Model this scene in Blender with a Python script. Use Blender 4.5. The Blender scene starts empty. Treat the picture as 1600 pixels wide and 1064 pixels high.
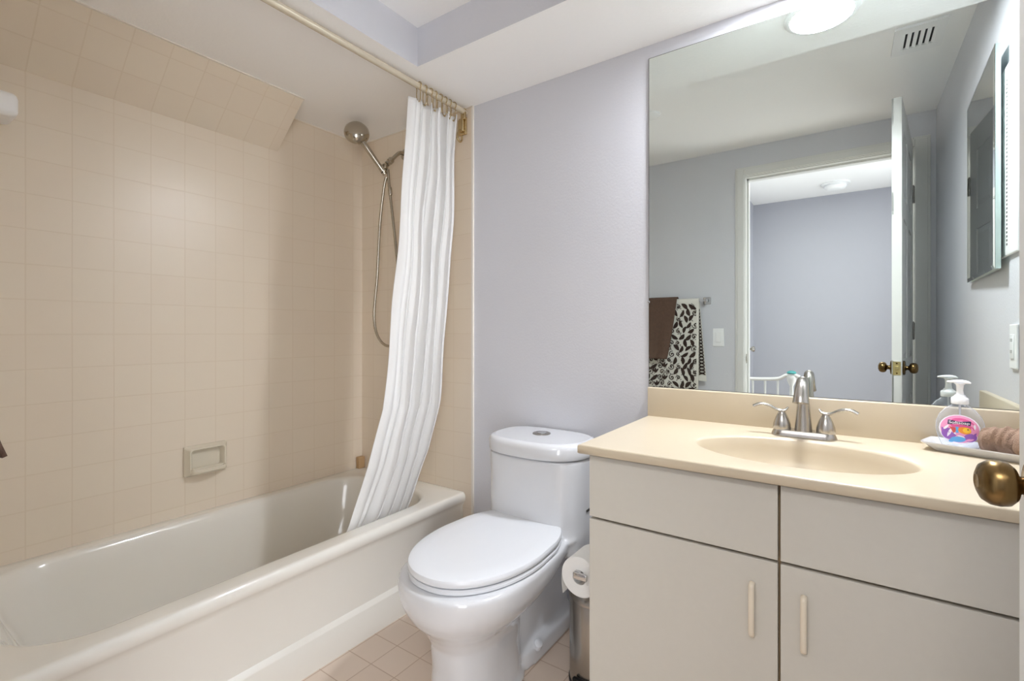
import bpy, bmesh, math, random
from math import sin, cos, pi, radians
from mathutils import Vector, Matrix
random.seed(7)
C = bpy.context.scene.collection
S = bpy.context.scene

# ------------------------------------------------------------------ camera
HC = 1.125                       # eye height, metres
cam_d = bpy.data.cameras.new('camera'); cam = bpy.data.objects.new('camera', cam_d); C.objects.link(cam)
cam.location = (0, 0, HC); cam.rotation_euler = (radians(90), 0, radians(34.9))
cam_d.sensor_width = 36; cam_d.lens = 753/1600*36
cam_d.shift_y = -13/1600; cam_d.clip_start = 0.02
S.camera = cam
# ------------------------------------------------------------------ world, big lights, exposure
w = bpy.data.worlds.new('world'); S.world = w; w.use_nodes = True
w.node_tree.nodes['Background'].inputs[0].default_value = (0.80, 0.88, 1.0, 1)
w.node_tree.nodes['Background'].inputs[1].default_value = .7
S.view_settings.view_transform = 'Standard'; S.view_settings.look = 'None'
S.view_settings.gamma = 1; S.view_settings.exposure = 1.0
S.cycles.max_bounces = 16; S.cycles.diffuse_bounces = 12; S.cycles.glossy_bounces = 8; S.cycles.sample_clamp_indirect = 6
LED = 158.0                      # emission strength of the round ceiling lamp
def area(name, loc, rot, sx, sy, power, col):
    l = bpy.data.lights.new(name, 'AREA'); l.shape = 'RECTANGLE'; l.size = sx; l.size_y = sy
    l.energy = power; l.color = col
    o = bpy.data.objects.new(name, l); C.objects.link(o); o.location = loc; o.rotation_euler = rot
    return o
# two added fill lights, out of the mirror's view, brighten the bathroom through the doorway
area('hallway_side_fill', (1.20, -1.00, 1.0), (0, radians(97), radians(-45)), 1.9, 1.2, 27, (0.95, 0.97, 1.0))
area('hallway_overhead_fill', (-.12, -.72, 2.385), (0, 0, 0), 0.7, 0.5, 11, (1.0, 0.98, 0.95))

# ------------------------------------------------------------------ materials
def lin(c):
    return tuple(((x/255)/12.92 if x/255 <= .04045 else (((x/255)+.055)/1.055)**2.4) for x in c) + (1,)
def mat(name, rgb, rough=.5, metal=0, coat=0, spec=.5, noise=0, nscale=8, bump=0, bscale=200, em=None, trans=0, sss=0):
    m = bpy.data.materials.new(name); m.use_nodes = True
    nt = m.node_tree; b = nt.nodes['Principled BSDF']
    b.inputs['Base Color'].default_value = lin(rgb)
    b.inputs['Roughness'].default_value = rough; b.inputs['Metallic'].default_value = metal
    b.inputs['Coat Weight'].default_value = coat; b.inputs['Coat Roughness'].default_value = .05
    b.inputs['Specular IOR Level'].default_value = spec
    b.inputs['Transmission Weight'].default_value = trans
    if em: b.inputs['Emission Color'].default_value = lin(em[0]); b.inputs['Emission Strength'].default_value = em[1]
    tc = nt.nodes.new('ShaderNodeTexCoord')
    if noise:
        n = nt.nodes.new('ShaderNodeTexNoise'); n.inputs['Scale'].default_value = nscale; n.inputs['Detail'].default_value = 3
        nt.links.new(tc.outputs['Object'], n.inputs['Vector'])
        r = nt.nodes.new('ShaderNodeMix'); r.data_type = 'RGBA'
        c = lin(rgb)
        r.inputs['A'].default_value = tuple(max(0, x*(1-noise)) for x in c[:3])+(1,)
        r.inputs['B'].default_value = tuple(min(1, x*(1+noise)) for x in c[:3])+(1,)
        nt.links.new(n.outputs['Fac'], r.inputs['Factor']); nt.links.new(r.outputs['Result'], b.inputs['Base Color'])
    if bump:
        n = nt.nodes.new('ShaderNodeTexNoise'); n.inputs['Scale'].default_value = bscale; n.inputs['Detail'].default_value = 4
        nt.links.new(tc.outputs['Object'], n.inputs['Vector'])
        bp = nt.nodes.new('ShaderNodeBump'); bp.inputs['Strength'].default_value = bump; bp.inputs['Distance'].default_value = .004
        nt.links.new(n.outputs['Fac'], bp.inputs['Height']); nt.links.new(bp.outputs['Normal'], b.inputs['Normal'])
    return m
def tile(name, rgb, rgb2, grout, ax, phase, pitch=.115, mortar=.0022, rough=.25, vscale=(1, 1)):
    """square tiles: ax = the two object axes the grid runs along"""
    m = bpy.data.materials.new(name); m.use_nodes = True; nt = m.node_tree; b = nt.nodes['Principled BSDF']
    tc = nt.nodes.new('ShaderNodeTexCoord'); sp = nt.nodes.new('ShaderNodeSeparateXYZ'); nt.links.new(tc.outputs['Object'], sp.inputs[0])
    cb = nt.nodes.new('ShaderNodeCombineXYZ')
    for i in range(2):
        a = nt.nodes.new('ShaderNodeMath'); a.operation = 'MULTIPLY_ADD'
        nt.links.new(sp.outputs['XYZ'.index(ax[i])], a.inputs[0])
        a.inputs[1].default_value = vscale[i]; a.inputs[2].default_value = -phase[i]*vscale[i] + pitch*40
        nt.links.new(a.outputs[0], cb.inputs[i])
    br = nt.nodes.new('ShaderNodeTexBrick'); br.offset = 0; br.squash = 1
    nt.links.new(cb.outputs[0], br.inputs['Vector'])
    br.inputs['Color1'].default_value = lin(rgb); br.inputs['Color2'].default_value = lin(rgb2); br.inputs['Mortar'].default_value = lin(grout)
    br.inputs['Scale'].default_value = 1; br.inputs['Mortar Size'].default_value = mortar; br.inputs['Mortar Smooth'].default_value = .3
    br.inputs['Brick Width'].default_value = pitch; br.inputs['Row Height'].default_value = pitch; br.inputs['Bias'].default_value = 0
    nt.links.new(br.outputs['Color'], b.inputs['Base Color'])
    n = nt.nodes.new('ShaderNodeTexNoise'); n.inputs['Scale'].default_value = 14; n.inputs['Detail'].default_value = 2
    nt.links.new(tc.outputs['Object'], n.inputs['Vector'])
    h = nt.nodes.new('ShaderNodeMath'); h.operation = 'MULTIPLY_ADD'; h.inputs[1].default_value = .35
    nt.links.new(n.outputs['Fac'], h.inputs[0])
    inv = nt.nodes.new('ShaderNodeMath'); inv.operation = 'SUBTRACT'; inv.inputs[0].default_value = 1
    nt.links.new(br.outputs['Fac'], inv.inputs[1]); nt.links.new(inv.outputs[0], h.inputs[2])
    bp = nt.nodes.new('ShaderNodeBump'); bp.inputs['Strength'].default_value = .25; bp.inputs['Distance'].default_value = .0012
    nt.links.new(h.outputs[0], bp.inputs['Height']); nt.links.new(bp.outputs['Normal'], b.inputs['Normal'])
    b.inputs['Roughness'].default_value = rough
    return m
T1, T2, TG = (226, 214, 196), (225, 212, 194), (220, 206, 186)
M = dict(
    tileL=tile('peach_wall_tile_left', T1, T2, TG, 'YZ', (.380, .427), rough=.3),
    tileB=tile('peach_wall_tile_back', T1, T2, TG, 'XZ', (-1.41, .427), rough=.3),
    tileF=tile('floor_tile', (218, 200, 184), (221, 204, 188), (190, 166, 146), 'XY', (-1.327, .952), mortar=.002, rough=.35),
    paint=mat('lavender_grey_paint', (208, 209, 215), .6, noise=.015, nscale=3, bump=.12, bscale=120),
    ceil=mat('cream_ceiling_paint', (246, 246, 246), .7, bump=.15, bscale=90),
    trim=mat('white_trim_paint', (218, 218, 215), .35),
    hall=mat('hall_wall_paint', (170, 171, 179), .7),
    tub=mat('cream_enamel', (228, 225, 217), .12, coat=.4),
    porc=mat('white_porcelain', (214, 216, 220), .08, coat=.6),
    seat=mat('white_seat_plastic', (221, 224, 229), .22),
    lam=mat('beige_laminate', (202, 199, 190), .4, noise=.02, nscale=60),
    gap=mat('cabinet_inside_tan', (150, 128, 98), .6),
    marb=mat('cultured_marble_cream', (203, 190, 167), .28, coat=0, noise=.02, nscale=6),
    pull=mat('cream_pull', (226, 215, 196), .3),
    nick=mat('brushed_nickel', (190, 186, 180), .26, 1),
    chrome=mat('chrome', (210, 210, 210), .06, 1),
    satin=mat('satin_nickel_shower', (185, 178, 165), .16, 1),
    steel=mat('brushed_steel', (170, 165, 158), .25, 1),
    brass=mat('antique_brass', (118, 96, 62), .27, 1, noise=.6, nscale=38),
    pbrass=mat('pale_brass', (200, 180, 140), .25, 1),
    lbrass=mat('latch_plate_brass', (214, 200, 150), .3, 1),
    rod=mat('ivory_rod', (214, 204, 184), .25, .3),
    curt=mat('white_curtain_cloth', (243, 243, 243), .75, bump=.1, bscale=500),
    mirror=mat('mirror_glass', (226, 232, 228), .0, 1),
    medmir=mat('cabinet_mirror_glass', (215, 220, 216), .01, 1),
    glassedge=mat('bevelled_glass_edge', (196, 212, 208), .1, .6),
    edge=mat('mirror_dark_edge', (70, 68, 66), .5),
    white=mat('white_plastic', (240, 241, 242), .35),
    offw=mat('ceramic_cream', (216, 208, 190), .18, coat=.3),
    tan=mat('tan_block', (178, 146, 106), .6),
    black=mat('black_plastic', (16, 16, 17), .35),
    dark=mat('dark_void', (45, 47, 50), .8),
    paper=mat('toilet_paper', (232, 232, 230), .9, bump=.15, bscale=300),
    brown=mat('brown_terry', (98, 76, 64), .95, bump=.8, bscale=400, noise=.25, nscale=60),
    taupe=mat('taupe_terry', (150, 124, 106), .95, bump=.9, bscale=350, noise=.2, nscale=90),
    towel=mat('white_print_towel', (226, 224, 216), .95, bump=.4, bscale=400),
    print=mat('brown_print', (58, 44, 38), .95),
    caulk=mat('white_caulk', (228, 222, 212), .5),
    liquid=mat('pump_plastic', (238, 240, 244), .3),
    lamp=mat('lamp_diffuser', (255, 255, 255), .4, em=((246, 249, 255), LED)),
    teal=mat('teal_cap', (60, 150, 150), .4),
)
cb = M['curt'].node_tree  # the thin cloth lets some light through
b = cb.nodes['Principled BSDF']; tr = cb.nodes.new('ShaderNodeBsdfTranslucent'); tr.inputs[0].default_value = lin((240, 238, 232))
mx = cb.nodes.new('ShaderNodeMixShader'); mx.inputs[0].default_value = .22
cb.links.new(b.outputs[0], mx.inputs[1]); cb.links.new(tr.outputs[0], mx.inputs[2])
cb.links.new(mx.outputs[0], cb.nodes['Material Output'].inputs[0])
def clear_plastic(name, tint, gl=.12, milk=.1):
    m = bpy.data.materials.new(name); m.use_nodes = True; nt = m.node_tree
    b = nt.nodes['Principled BSDF']; b.inputs['Base Color'].default_value = lin((235, 238, 244)); b.inputs['Roughness'].default_value = .06
    t = nt.nodes.new('ShaderNodeBsdfTransparent'); t.inputs[0].default_value = lin(tint)
    mx = nt.nodes.new('ShaderNodeMixShader'); lw = nt.nodes.new('ShaderNodeLayerWeight'); lw.inputs[0].default_value = .25
    a = nt.nodes.new('ShaderNodeMath'); a.operation = 'MULTIPLY_ADD'; a.inputs[1].default_value = .7; a.inputs[2].default_value = milk
    nt.links.new(lw.outputs['Facing'], a.inputs[0]); nt.links.new(a.outputs[0], mx.inputs[0])
    nt.links.new(t.outputs[0], mx.inputs[1]); nt.links.new(b.outputs[0], mx.inputs[2])
    nt.links.new(mx.outputs[0], nt.nodes['Material Output'].inputs[0])
    return m
M['clear'] = clear_plastic('clear_bottle_plastic', (244, 246, 250))
for k, c in dict(pink=(226, 96, 160), purple=(150, 96, 190), sky=(96, 170, 226), orange=(240, 150, 50), red=(206, 88, 84),
                 navy=(30, 28, 70), lw=(244, 240, 250), yellow=(246, 200, 60), rose=(238, 160, 205)).items():
    M[k] = mat('label_'+k, c, .3)

# ------------------------------------------------------------------ mesh builder
class MB:
    def __init__(s): s.v = []; s.f = []; s.mi = []; s.sm = []
    def add(s, vs, fs, mi=0, smooth=False):
        o = len(s.v); s.v += [Vector(p) for p in vs]
        for f in fs: s.f.append([i+o for i in f]); s.mi.append(mi); s.sm.append(smooth)
        return s
    def box(s, x0, x1, y0, y1, z0, z1, mi=0):
        v = [(x, y, z) for z in (z0, z1) for y in (y0, y1) for x in (x0, x1)]
        return s.add(v, [(0, 2, 3, 1), (4, 5, 7, 6), (0, 1, 5, 4), (2, 6, 7, 3), (0, 4, 6, 2), (1, 3, 7, 5)], mi)
    def rbox(s, x0, x1, y0, y1, z0, z1, r=.004, seg=3, mi=0):
        bm = bmesh.new(); bmesh.ops.create_cube(bm, size=1)
        bmesh.ops.scale(bm, vec=(x1-x0, y1-y0, z1-z0), verts=bm.verts)
        bmesh.ops.translate(bm, vec=((x0+x1)/2, (y0+y1)/2, (z0+z1)/2), verts=bm.verts)
        bmesh.ops.bevel(bm, geom=bm.edges[:], offset=r, segments=seg, profile=.5, affect='EDGES')
        bm.verts.index_update()
        s.add([q.co.copy() for q in bm.verts], [[q.index for q in f.verts] for f in bm.faces], mi, True); bm.free(); return s
    def loft(s, rings, cap0=True, cap1=True, mi=0, smooth=True, closed=True):
        n = len(rings[0]); vs = [p for r in rings for p in r]; fs = []
        for k in range(len(rings)-1):
            for i in range(n if closed else n-1):
                j = (i+1) % n
                fs.append((k*n+i, k*n+j, (k+1)*n+j, (k+1)*n+i))
        s.add(vs, fs, mi, smooth)
        o = len(s.v)-len(vs)
        if cap0: s.f.append([o+i for i in range(n)][::-1]); s.mi.append(mi); s.sm.append(False)
        if cap1: s.f.append([o+(len(rings)-1)*n+i for i in range(n)]); s.mi.append(mi); s.sm.append(False)
        return s
    def lathe(s, prof, c=(0, 0, 0), axis=(0, 0, 1), n=32, mi=0, sx=1, sy=1):
        """prof = [(radius, height)] about axis through c"""
        q = Vector((0, 0, 1)).rotation_difference(Vector(axis).normalized()); c = Vector(c)
        rings = [[c + q @ Vector((max(r, 1e-5)*cos(2*pi*i/n)*sx, max(r, 1e-5)*sin(2*pi*i/n)*sy, z)) for i in range(n)] for r, z in prof]
        return s.loft(rings, True, True, mi)
    def tube(s, pts, r, n=12, mi=0, cap=True, flat=None, up=(0, 0, 1)):
        """sweep a circle (or flat=(a,b) ellipse) along pts; r may be a list"""
        pts = [Vector(p) for p in pts]; rings = []; up = Vector(up)
        side = None
        for k, p in enumerate(pts):
            t = (pts[min(k+1, len(pts)-1)]-pts[max(k-1, 0)]).normalized()
            if side is None:
                side = t.cross(up)
                if side.length < 1e-3: side = t.cross(Vector((1, 0, 0)))
            side = (side - t*side.dot(t)).normalized(); nrm = side.cross(t)
            rr = r[k] if isinstance(r, (list, tuple)) else r
            a, b_ = (rr*flat[0], rr*flat[1]) if flat else (rr, rr)
            rings.append([p + side*(a*cos(2*pi*i/n)) + nrm*(b_*sin(2*pi*i/n)) for i in range(n)])
        return s.loft(rings, cap, cap, mi)
    def xform(s, mtx, start=0):
        for i in range(start, len(s.v)): s.v[i] = mtx @ s.v[i]
        return s
    def build(s, name, mats, parent=None, origin=None, auto=40, doubles=False):
        if not isinstance(mats, (list, tuple)): mats = [mats]
        off = Vector(origin) if origin else Vector((0, 0, 0))
        if parent is not None:
            off = parent['_o'] if '_o' in parent else (0, 0, 0); off = Vector(off)
        me = bpy.data.meshes.new(name); me.from_pydata([v-off for v in s.v], [], s.f)
        for i, p in enumerate(me.polygons): p.material_index = s.mi[i]; p.use_smooth = s.sm[i]
        for m_ in mats: me.materials.append(m_)
        bm = bmesh.new(); bm.from_mesh(me)
        if doubles: bmesh.ops.remove_doubles(bm, verts=bm.verts, dist=1e-5)
        bmesh.ops.recalc_face_normals(bm, faces=bm.faces); 
        for e in bm.edges:
            if len(e.link_faces) == 2 and e.calc_face_angle(0) > radians(auto): e.smooth = False
        bm.to_mesh(me); bm.free()
        o = bpy.data.objects.new(name, me); C.objects.link(o)
        if parent is not None:
            o.parent = parent; o['_o'] = tuple(off)
        else:
            o.location = off; o['_o'] = tuple(off)
        return o
def bez(pts, n=8):
    """Catmull-Rom through pts"""
    P = [Vector(p) for p in pts]; P = [P[0]*2-P[1]] + P + [P[-1]*2-P[-2]]; out = []
    for k in range(1, len(P)-2):
        for i in range(n):
            t = i/n; a, b_, c, d = P[k-1:k+3]
            out.append(.5*((2*b_)+(c-a)*t+(2*a-5*b_+4*c-d)*t*t+(3*b_-a-3*c+d)*t**3))
    out.append(P[-2]); return out
def rrect(x0, x1, y0, y1, r, z, k=8):
    pts = []
    for cx, cy, a0 in ((x1-r, y0+r, -pi/2), (x1-r, y1-r, 0), (x0+r, y1-r, pi/2), (x0+r, y0+r, pi)):
        for i in range(k+1):
            a = a0 + pi/2*i/k; pts.append((cx+r*cos(a), cy+r*sin(a), z))
    return pts
def sup(cx, cy, a, b0, b1, z, e=2.4, n=48, tx=0):
    """egg-shaped superellipse: half width a, reaching b0 towards -y and b1 towards +y"""
    pts = []
    for i in range(n):
        t = 2*pi*i/n; c_, s_ = cos(t), sin(t)
        x = a*math.copysign(abs(c_)**(2/e), c_); bb = b1 if s_ > 0 else b0
        pts.append((cx+x, cy+bb*math.copysign(abs(s_)**(2/e), s_), z))
    return pts
def thing(name, label, cat, loc, group=None):
    o = bpy.data.objects.new(name, None); C.objects.link(o); o.location = loc; o.empty_display_size = .05
    o['_o'] = tuple(loc); return tag(o, label, cat, group)
def tag(o, label, cat, group=None):
    o['label'] = label; o['category'] = cat
    if group: o['group'] = group
    return o
def struct(o, label=None):
    o['kind'] = 'structure'
    if label: o['label'] = label
    return o
def bevel(o, wd=.002, seg=2):
    m = o.modifiers.new('bevel', 'BEVEL'); m.width = wd; m.segments = seg; m.limit_method = 'ANGLE'; m.angle_limit = radians(40); return o

# ------------------------------------------------------------------ room shell
XL, XR, YB, YD = -2.196, .384, 1.71, .02      # left, right, mirror wall, door wall
ZS, ZC = 2.16, 2.311                          # lowered ceiling, raised ceiling
YF = .17                                      # foot end of the tub alcove
TE = -1.41                                    # edge of the tiles on the mirror wall
struct(MB().box(XL-.1, XR+.1, YD-.12, YB+.1, -.06, 0).build('floor', M['tileF']))
struct(MB().box(XL-.1, XL, YF-.12, YB+.1, 0, ZC+.1).build('wall_left', M['tileL']))
struct(MB().box(TE, XR+.1, YB, YB+.1, 0, ZC+.1).build('wall_back', M['paint']))
struct(MB().box(XL, TE, YB-.006, YB+.1, 0, ZC+.1).build('wall_back_tiled', M['tileB']))
struct(MB().box(XR, XR+.1, YD-.12, YB, 0, ZC+.1).build('wall_right', M['paint']))
struct(MB().box(XL, TE, YD, YF, 0, ZC+.1).build('wall_alcove', M['tileB']))
OL, OR, OT = -.537, .283, 2.115                # door opening
wf = MB().box(XL-.1, OL-.02, YD-.12, YD, 0, 2.5).box(OR+.02, XR, YD-.12, YD, 0, 2.5).box(OL-.02, OR+.02, YD-.12, YD, OT+.02, 2.5)
struct(wf.build('wall_front', M['paint']))
# ceilings: raised panel, dropped part over the tub and over the vanity
struct(MB().box(XL, XR, YD, YB, ZC, ZC+.08).build('ceiling', M['ceil']))
def soffit(x0, x1, y0, y1, name):
    mb = MB(); v = [(x, y, z) for z in (ZS, ZC) for y in (y0, y1) for x in (x0, x1)]
    mb.add(v, [(0, 2, 3, 1)], 0); mb.add(v, [(0, 1, 5, 4), (2, 6, 7, 3), (0, 4, 6, 2), (1, 3, 7, 5), (4, 5, 7, 6)], 1)
    return struct(mb.build(name, [M['ceil'], M['paint']]))
soffit(XL, -1.377, YD, YB, 'ceiling_over_tub')
soffit(-1.377, XR, 1.330, YB, 'ceiling_over_vanity')
# sloped tiled boxing along the top of the left wall
ch = MB(); x1, z1, yE = -1.978, 1.973, 1.225
vs = [(XL, YF, z1), (x1, YF, ZS), (XL, YF, ZS), (XL, yE, z1), (x1, yE, ZS), (XL, yE, ZS)]
ch.add(vs, [(0, 3, 4, 1), (0, 1, 2), (3, 5, 4), (0, 2, 5, 3), (1, 4, 5, 2)])
struct(ch.build('ceiling_slope', tile('peach_wall_tile_slope', T1, T2, TG, 'YZ', (.380, z1), vscale=(1, 1.54))))
# caulk bead at the edge of the tiles and under the ceiling
struct(MB().box(TE-.003, TE+.006, YB-.010, YB, 0, ZS).build('trim_1', M['caulk']))
struct(MB().box(XL, TE, YB-.010, YB-.005, ZS-.004, ZS).box(XL, XL+.004, YF, YB, ZS-.004, ZS).build('trim_2', M['caulk']))
struct(MB().box(XL, x1, yE-.001, yE+.003, ZS-.004, ZS).box(x1-.004, x1+.004, YF, yE, ZS-.004, ZS).build('trim_3', M['caulk']))
# door frame: jambs, stops, casings
jm = MB()
jm.box(OL-.02, OL, YD-.12, YD, 0, OT).box(OR, OR+.02, YD-.12, YD, 0, OT).box(OL-.02, OR+.02, YD-.12, YD, OT, OT+.02)
jm.box(OL, OL+.011, YD-.075, YD-.037, 0, OT).box(OR-.011, OR, YD-.075, YD-.037, 0, OT).box(OL, OR, YD-.075, YD-.037, OT-.011, OT)
struct(bevel(jm.build('trim_4', M['trim']), .001))
cs = MB(); cw = .058
def casing(mb, xa, xb, zt, y, s):
    """three-sided casing around an opening on a wall facing s*y"""
    for (o, t) in ((0, .012), (.006, .018)):
        yy = sorted((y, y+s*t))
        a = o; e = cw-(0 if o == 0 else .012)
        mb.box(xa-e, xa-a, yy[0], yy[1], 0, zt+e).box(xb+a, xb+e+.014, yy[0], yy[1], 0, zt+e).box(xa-a, xb+a, yy[0], yy[1], zt+a, zt+e)
casing(cs, OL-.004, OR+.006, OT+.006, YD, 1); casing(cs, OL-.004, OR+.006, OT+.006, YD-.12, -1)
struct(bevel(cs.build('trim_5', M['trim']), .003))
# strike plate on the left jamb
tag(bevel(MB().box(OL, OL+.0015, YD-.03, YD-.002, .925, .985).box(OL, OL+.004, YD-.004, YD+.003, .94, .97).build('strike_plate', M['satin']), .0005),
    'small metal strike plate on the left side of the door frame', 'strike plate')

# ------------------------------------------------------------------ hallway behind the camera (seen in the mirror)
HZ, HY = 2.40, -1.95
struct(MB().box(-.78, 3.0, HY-.1, HY, -.05, HZ).build('wall_hall', M['hall']))
struct(MB().box(-.78, 3.0, HY, YD-.12, HZ, HZ+.1).build('ceiling_hall', M['ceil']))
struct(MB().box(-.78, 3.0, HY, YD-.12, -.06, 0).build('floor_hall', mat('hall_floor', (178, 160, 140), .4, noise=.1, nscale=5)))
struct(MB().box(XR+.1, 3.0, YD-.22, YD-.12, 0, HZ).build('wall_hall_near', M['hall']))
struct(MB().box(-.88, -.78, HY, YD-.12, 0, HZ).build('wall_hall_left', M['hall']))
dd = MB().box(-.78, -.765, -1.55, -.85, 0, 2.03)
dd.rbox(-.768, -.758, -1.45, -1.23, 1.15, 1.9, .003).rbox(-.768, -.758, -1.17, -.95, 1.15, 1.9, .003).rbox(-.768, -.758, -1.45, -1.23, .25, .95, .003).rbox(-.768, -.758, -1.17, -.95, .25, .95, .003)
d2 = struct(dd.build('door_2', M['trim']), 'white hallway door seen edge-on in the mirror through the doorway')
MB().lathe([(.0, 0), (.026, 0), (.026, .006), (.01, .008), (.01, .03), (.022, .036), (.028, .05), (.02, .062), (0, .066)], (-.765, -1.49, .97), (1, 0, 0), 20).build('door_knob', M['steel'], d2)
cs2 = MB()
for (o, t) in ((0, .014), (.008, .02)):
    e = .07-(0 if o == 0 else .012)
    cs2.box(-.78, -.78+t, -1.55-e, -1.55-o, 0, 2.04+e).box(-.78, -.78+t, -.85+o, -.85+e, 0, 2.04+e).box(-.78, -.78+t, -1.55-o, -.85+o, 2.04+o, 2.04+e)
struct(bevel(cs2.build('trim_6', M['trim']), .002))
sd = thing('smoke_detector', 'round white smoke detector on the hallway ceiling beyond the doorway', 'smoke detector', (-.09, -1.56, HZ))
MB().lathe([(0, 0), (.105, 0), (.105, -.014), (.08, -.016)], (-.09, -1.56, HZ), n=32).build('base_plate', M['white'], sd)
MB().lathe([(.0, -.012), (.078, -.012), (.082, -.03), (.07, -.048), (.05, -.055), (0, -.056)], (-.09, -1.56, HZ), n=32).build('cover', M['white'], sd)
# stair railing in the hallway: glimpsed at the foot of the mirror
rl = thing('stair_railing', 'white railing with thin balusters in the hallway, seen low in the mirror', 'railing', (-.5, -.95, 0))
MB().tube(bez([(-.76, -.95, .745), (-.6, -.95, .745), (-.46, -.95, .755), (-.40, -.95, .785), (-.35, -.95, .79), (-.31, -.95, .775)]), .014, flat=(1.6, 1)).build('handrail', M['trim'], rl)
for i, x in enumerate((-.73, -.64, -.55, -.46)):
    MB().lathe([(.011, 0), (.011, .2), (.008, .25), (.011, .5), (.007, .6), (.009, .742)], (x, -.95, 0), n=12).build('baluster', M['trim'], rl)
MB().lathe([(.022, 0), (.022, .2), (.014, .24), (.02, .5), (.012, .7), (.03, .74), (.036, .765), (.03, .785), (0, .79)], (-.365, -.95, 0), n=20).build('newel_post', M['trim'], rl)
nc = MB().lathe([(0, .800), (.030, .800), (.034, .806), (.028, .816), (.012, .822), (0, .823)], (-.365, -.95, 0), n=20).build('newel_cap', M['teal'], rl); nc['label'] = 'teal cap'

# ------------------------------------------------------------------ bathroom door, standing open beside the camera
DW, DT, DH = .722, .035, 2.125
def door_panel():
    mb = MB(); mb.rbox(0, DW, .006, DT-.006, 0, DH, .001, 1)
    st, mid = .105, .10
    zs = [(0, .20), (.80, .99), (1.62, 1.72), (DH-.115, DH)]
    for y0, y1 in ((0, .008), (DT-.008, DT)):
        for x0, x1 in ((0, st), (DW-st, DW), ((DW-mid)/2, (DW+mid)/2)): mb.box(x0, x1, y0, y1, 0, DH)
        for z0, z1 in zs: mb.box(0, DW, y0+.0002, y1-.0002, z0, z1)
        for x0, x1 in ((st, (DW-mid)/2), ((DW+mid)/2, DW-st)):
            for z0, z1 in ((.20, .80), (.99, 1.62), (1.72, DH-.115)):
                g = .028; out = 1 if y0 > 0 else -1; yb = DT-.006 if out > 0 else .006; yt = yb+out*.004
                a = [(x0+.012, yb, z0+.012), (x1-.012, yb, z0+.012), (x1-.012, yb, z1-.012), (x0+.012, yb, z1-.012)]
                t = [(x0+g, yt, z0+g), (x1-g, yt, z0+g), (x1-g, yt, z1-g), (x0+g, yt, z1-g)]
                mb.loft([a, t], False, True, 0, False)
    return mb
# local frame: x from the hinge edge to the free edge, y through the thickness (towards the right wall)
tip = Vector((.1538, .761, 0)); hin = Vector((.251, .040, 0)); dx = (tip-hin).normalized()
dy = Vector((dx.y, -dx.x, 0)); R = Matrix(((dx.x, dy.x, 0, hin.x), (dx.y, dy.y, 0, hin.y), (0, 0, 1, .012), (0, 0, 0, 1)))
mb = door_panel(); mb.xform(R)
door = struct(bevel(mb.build('door_1', M['trim'], origin=(hin.x, hin.y, 0)), .0015), 'white panelled bathroom door standing open beside the vanity')
def knobprof(sgn): return [(0, 0), (.0305, 0), (.032, .003), (.028, .008), (.013, .010), (.0092, .012), (.0088, .018), (.011, .021), (.018, .0235), (.0222, .028), (.0235, .035), (.0225, .042), (.0185, .048), (.012, .051), (.0085, .0515), (.0075, .0522), (.0065, .0518), (0, .0516)]
kz = .969-.012; kx = DW-.055
for y0, sg in ((0, -1), (DT, 1)):
    c = R @ Vector((kx, y0, kz)); kb = MB().lathe(knobprof(sg), c, dy*sg, 40).build('door_knob', M['brass'], door)
    kb['label'] = 'antique brass knob'
lp = MB().box(DW, DW+.0015, .004, DT-.004, kz-.029, kz+.029); lp.rbox(DW, DW+.010, .0115, DT-.0115, kz-.009, kz+.009, .002, 2)
for zz in (-.021, .021): lp.lathe([(0, 0), (.0035, 0), (.0035, .001), (0, .0015)], (DW+.0012, DT/2, kz+zz), (1, 0, 0), 10, mi=1)
lp.xform(R).build('latch_plate', [M['lbrass'], M['brass']], door)['label'] = 'yellow brass latch plate'
for z in (1.865, 1.13, .25):
    hg = MB(); z0 = z-.012
    hg.lathe([(0, -.045), (.006, -.045), (.006, .045), (0, .045)], (-.004, DT+.002, z0), n=14)
    hg.lathe([(0, .045), (.0045, .046), (.003, .052), (0, .053)], (-.004, DT+.002, z0), n=12)
    hg.box(-.0016, 0, .004, DT+.002, z0-.044, z0+.044)
    hg.xform(R); hg.build('hinge', M['steel'], door)

# ------------------------------------------------------------------ bathtub
tb = thing('bathtub', 'cream enamel bathtub with smooth apron below the white curtain', 'bathtub', (-1.82, .94, 0))
x0, x1, y0, y1, zt = XL+.001, -1.447, YF+.001, YB-.0075, .386
RR = lambda a, b_, c, d, r, z: rrect(x0+a, x1-b_, y0+c, y1-d, r, z, 10)
rings = [RR(0, .002, 0, 0, .002, .0), RR(0, .002, 0, 0, .002, .108), RR(0, .003, 0, 0, .002, .110), RR(0, .016, 0, 0, .002, .124), RR(0, .018, 0, 0, .002, .32),
         RR(0, .006, 0, 0, .003, .343), RR(0, .0, 0, 0, .004, .352), RR(0, .0, 0, 0, .006, .370), RR(.0, .004, 0, 0, .008, .381), RR(0, .010, 0, 0, .010, .3855),
         RR(.002, .018, .002, .002, .012, zt),
         RR(.045, .070, .055, .085, .19, zt), RR(.050, .076, .061, .092, .19, .3845), RR(.056, .082, .070, .100, .185, .379), RR(.062, .087, .082, .107, .18, .368),
         RR(.070, .092, .11, .118, .17, .33), RR(.085, .102, .155, .145, .17, .22), RR(.100, .112, .18, .17, .165, .13),
         RR(.112, .122, .20, .19, .16, .095), RR(.135, .145, .23, .22, .15, .072), RR(.18, .19, .29, .27, .12, .062), RR(.30, .31, .5, .5, .05, .058)]
o = MB().loft(rings, True, True).build('tub_body', M['tub'], tb)
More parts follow.
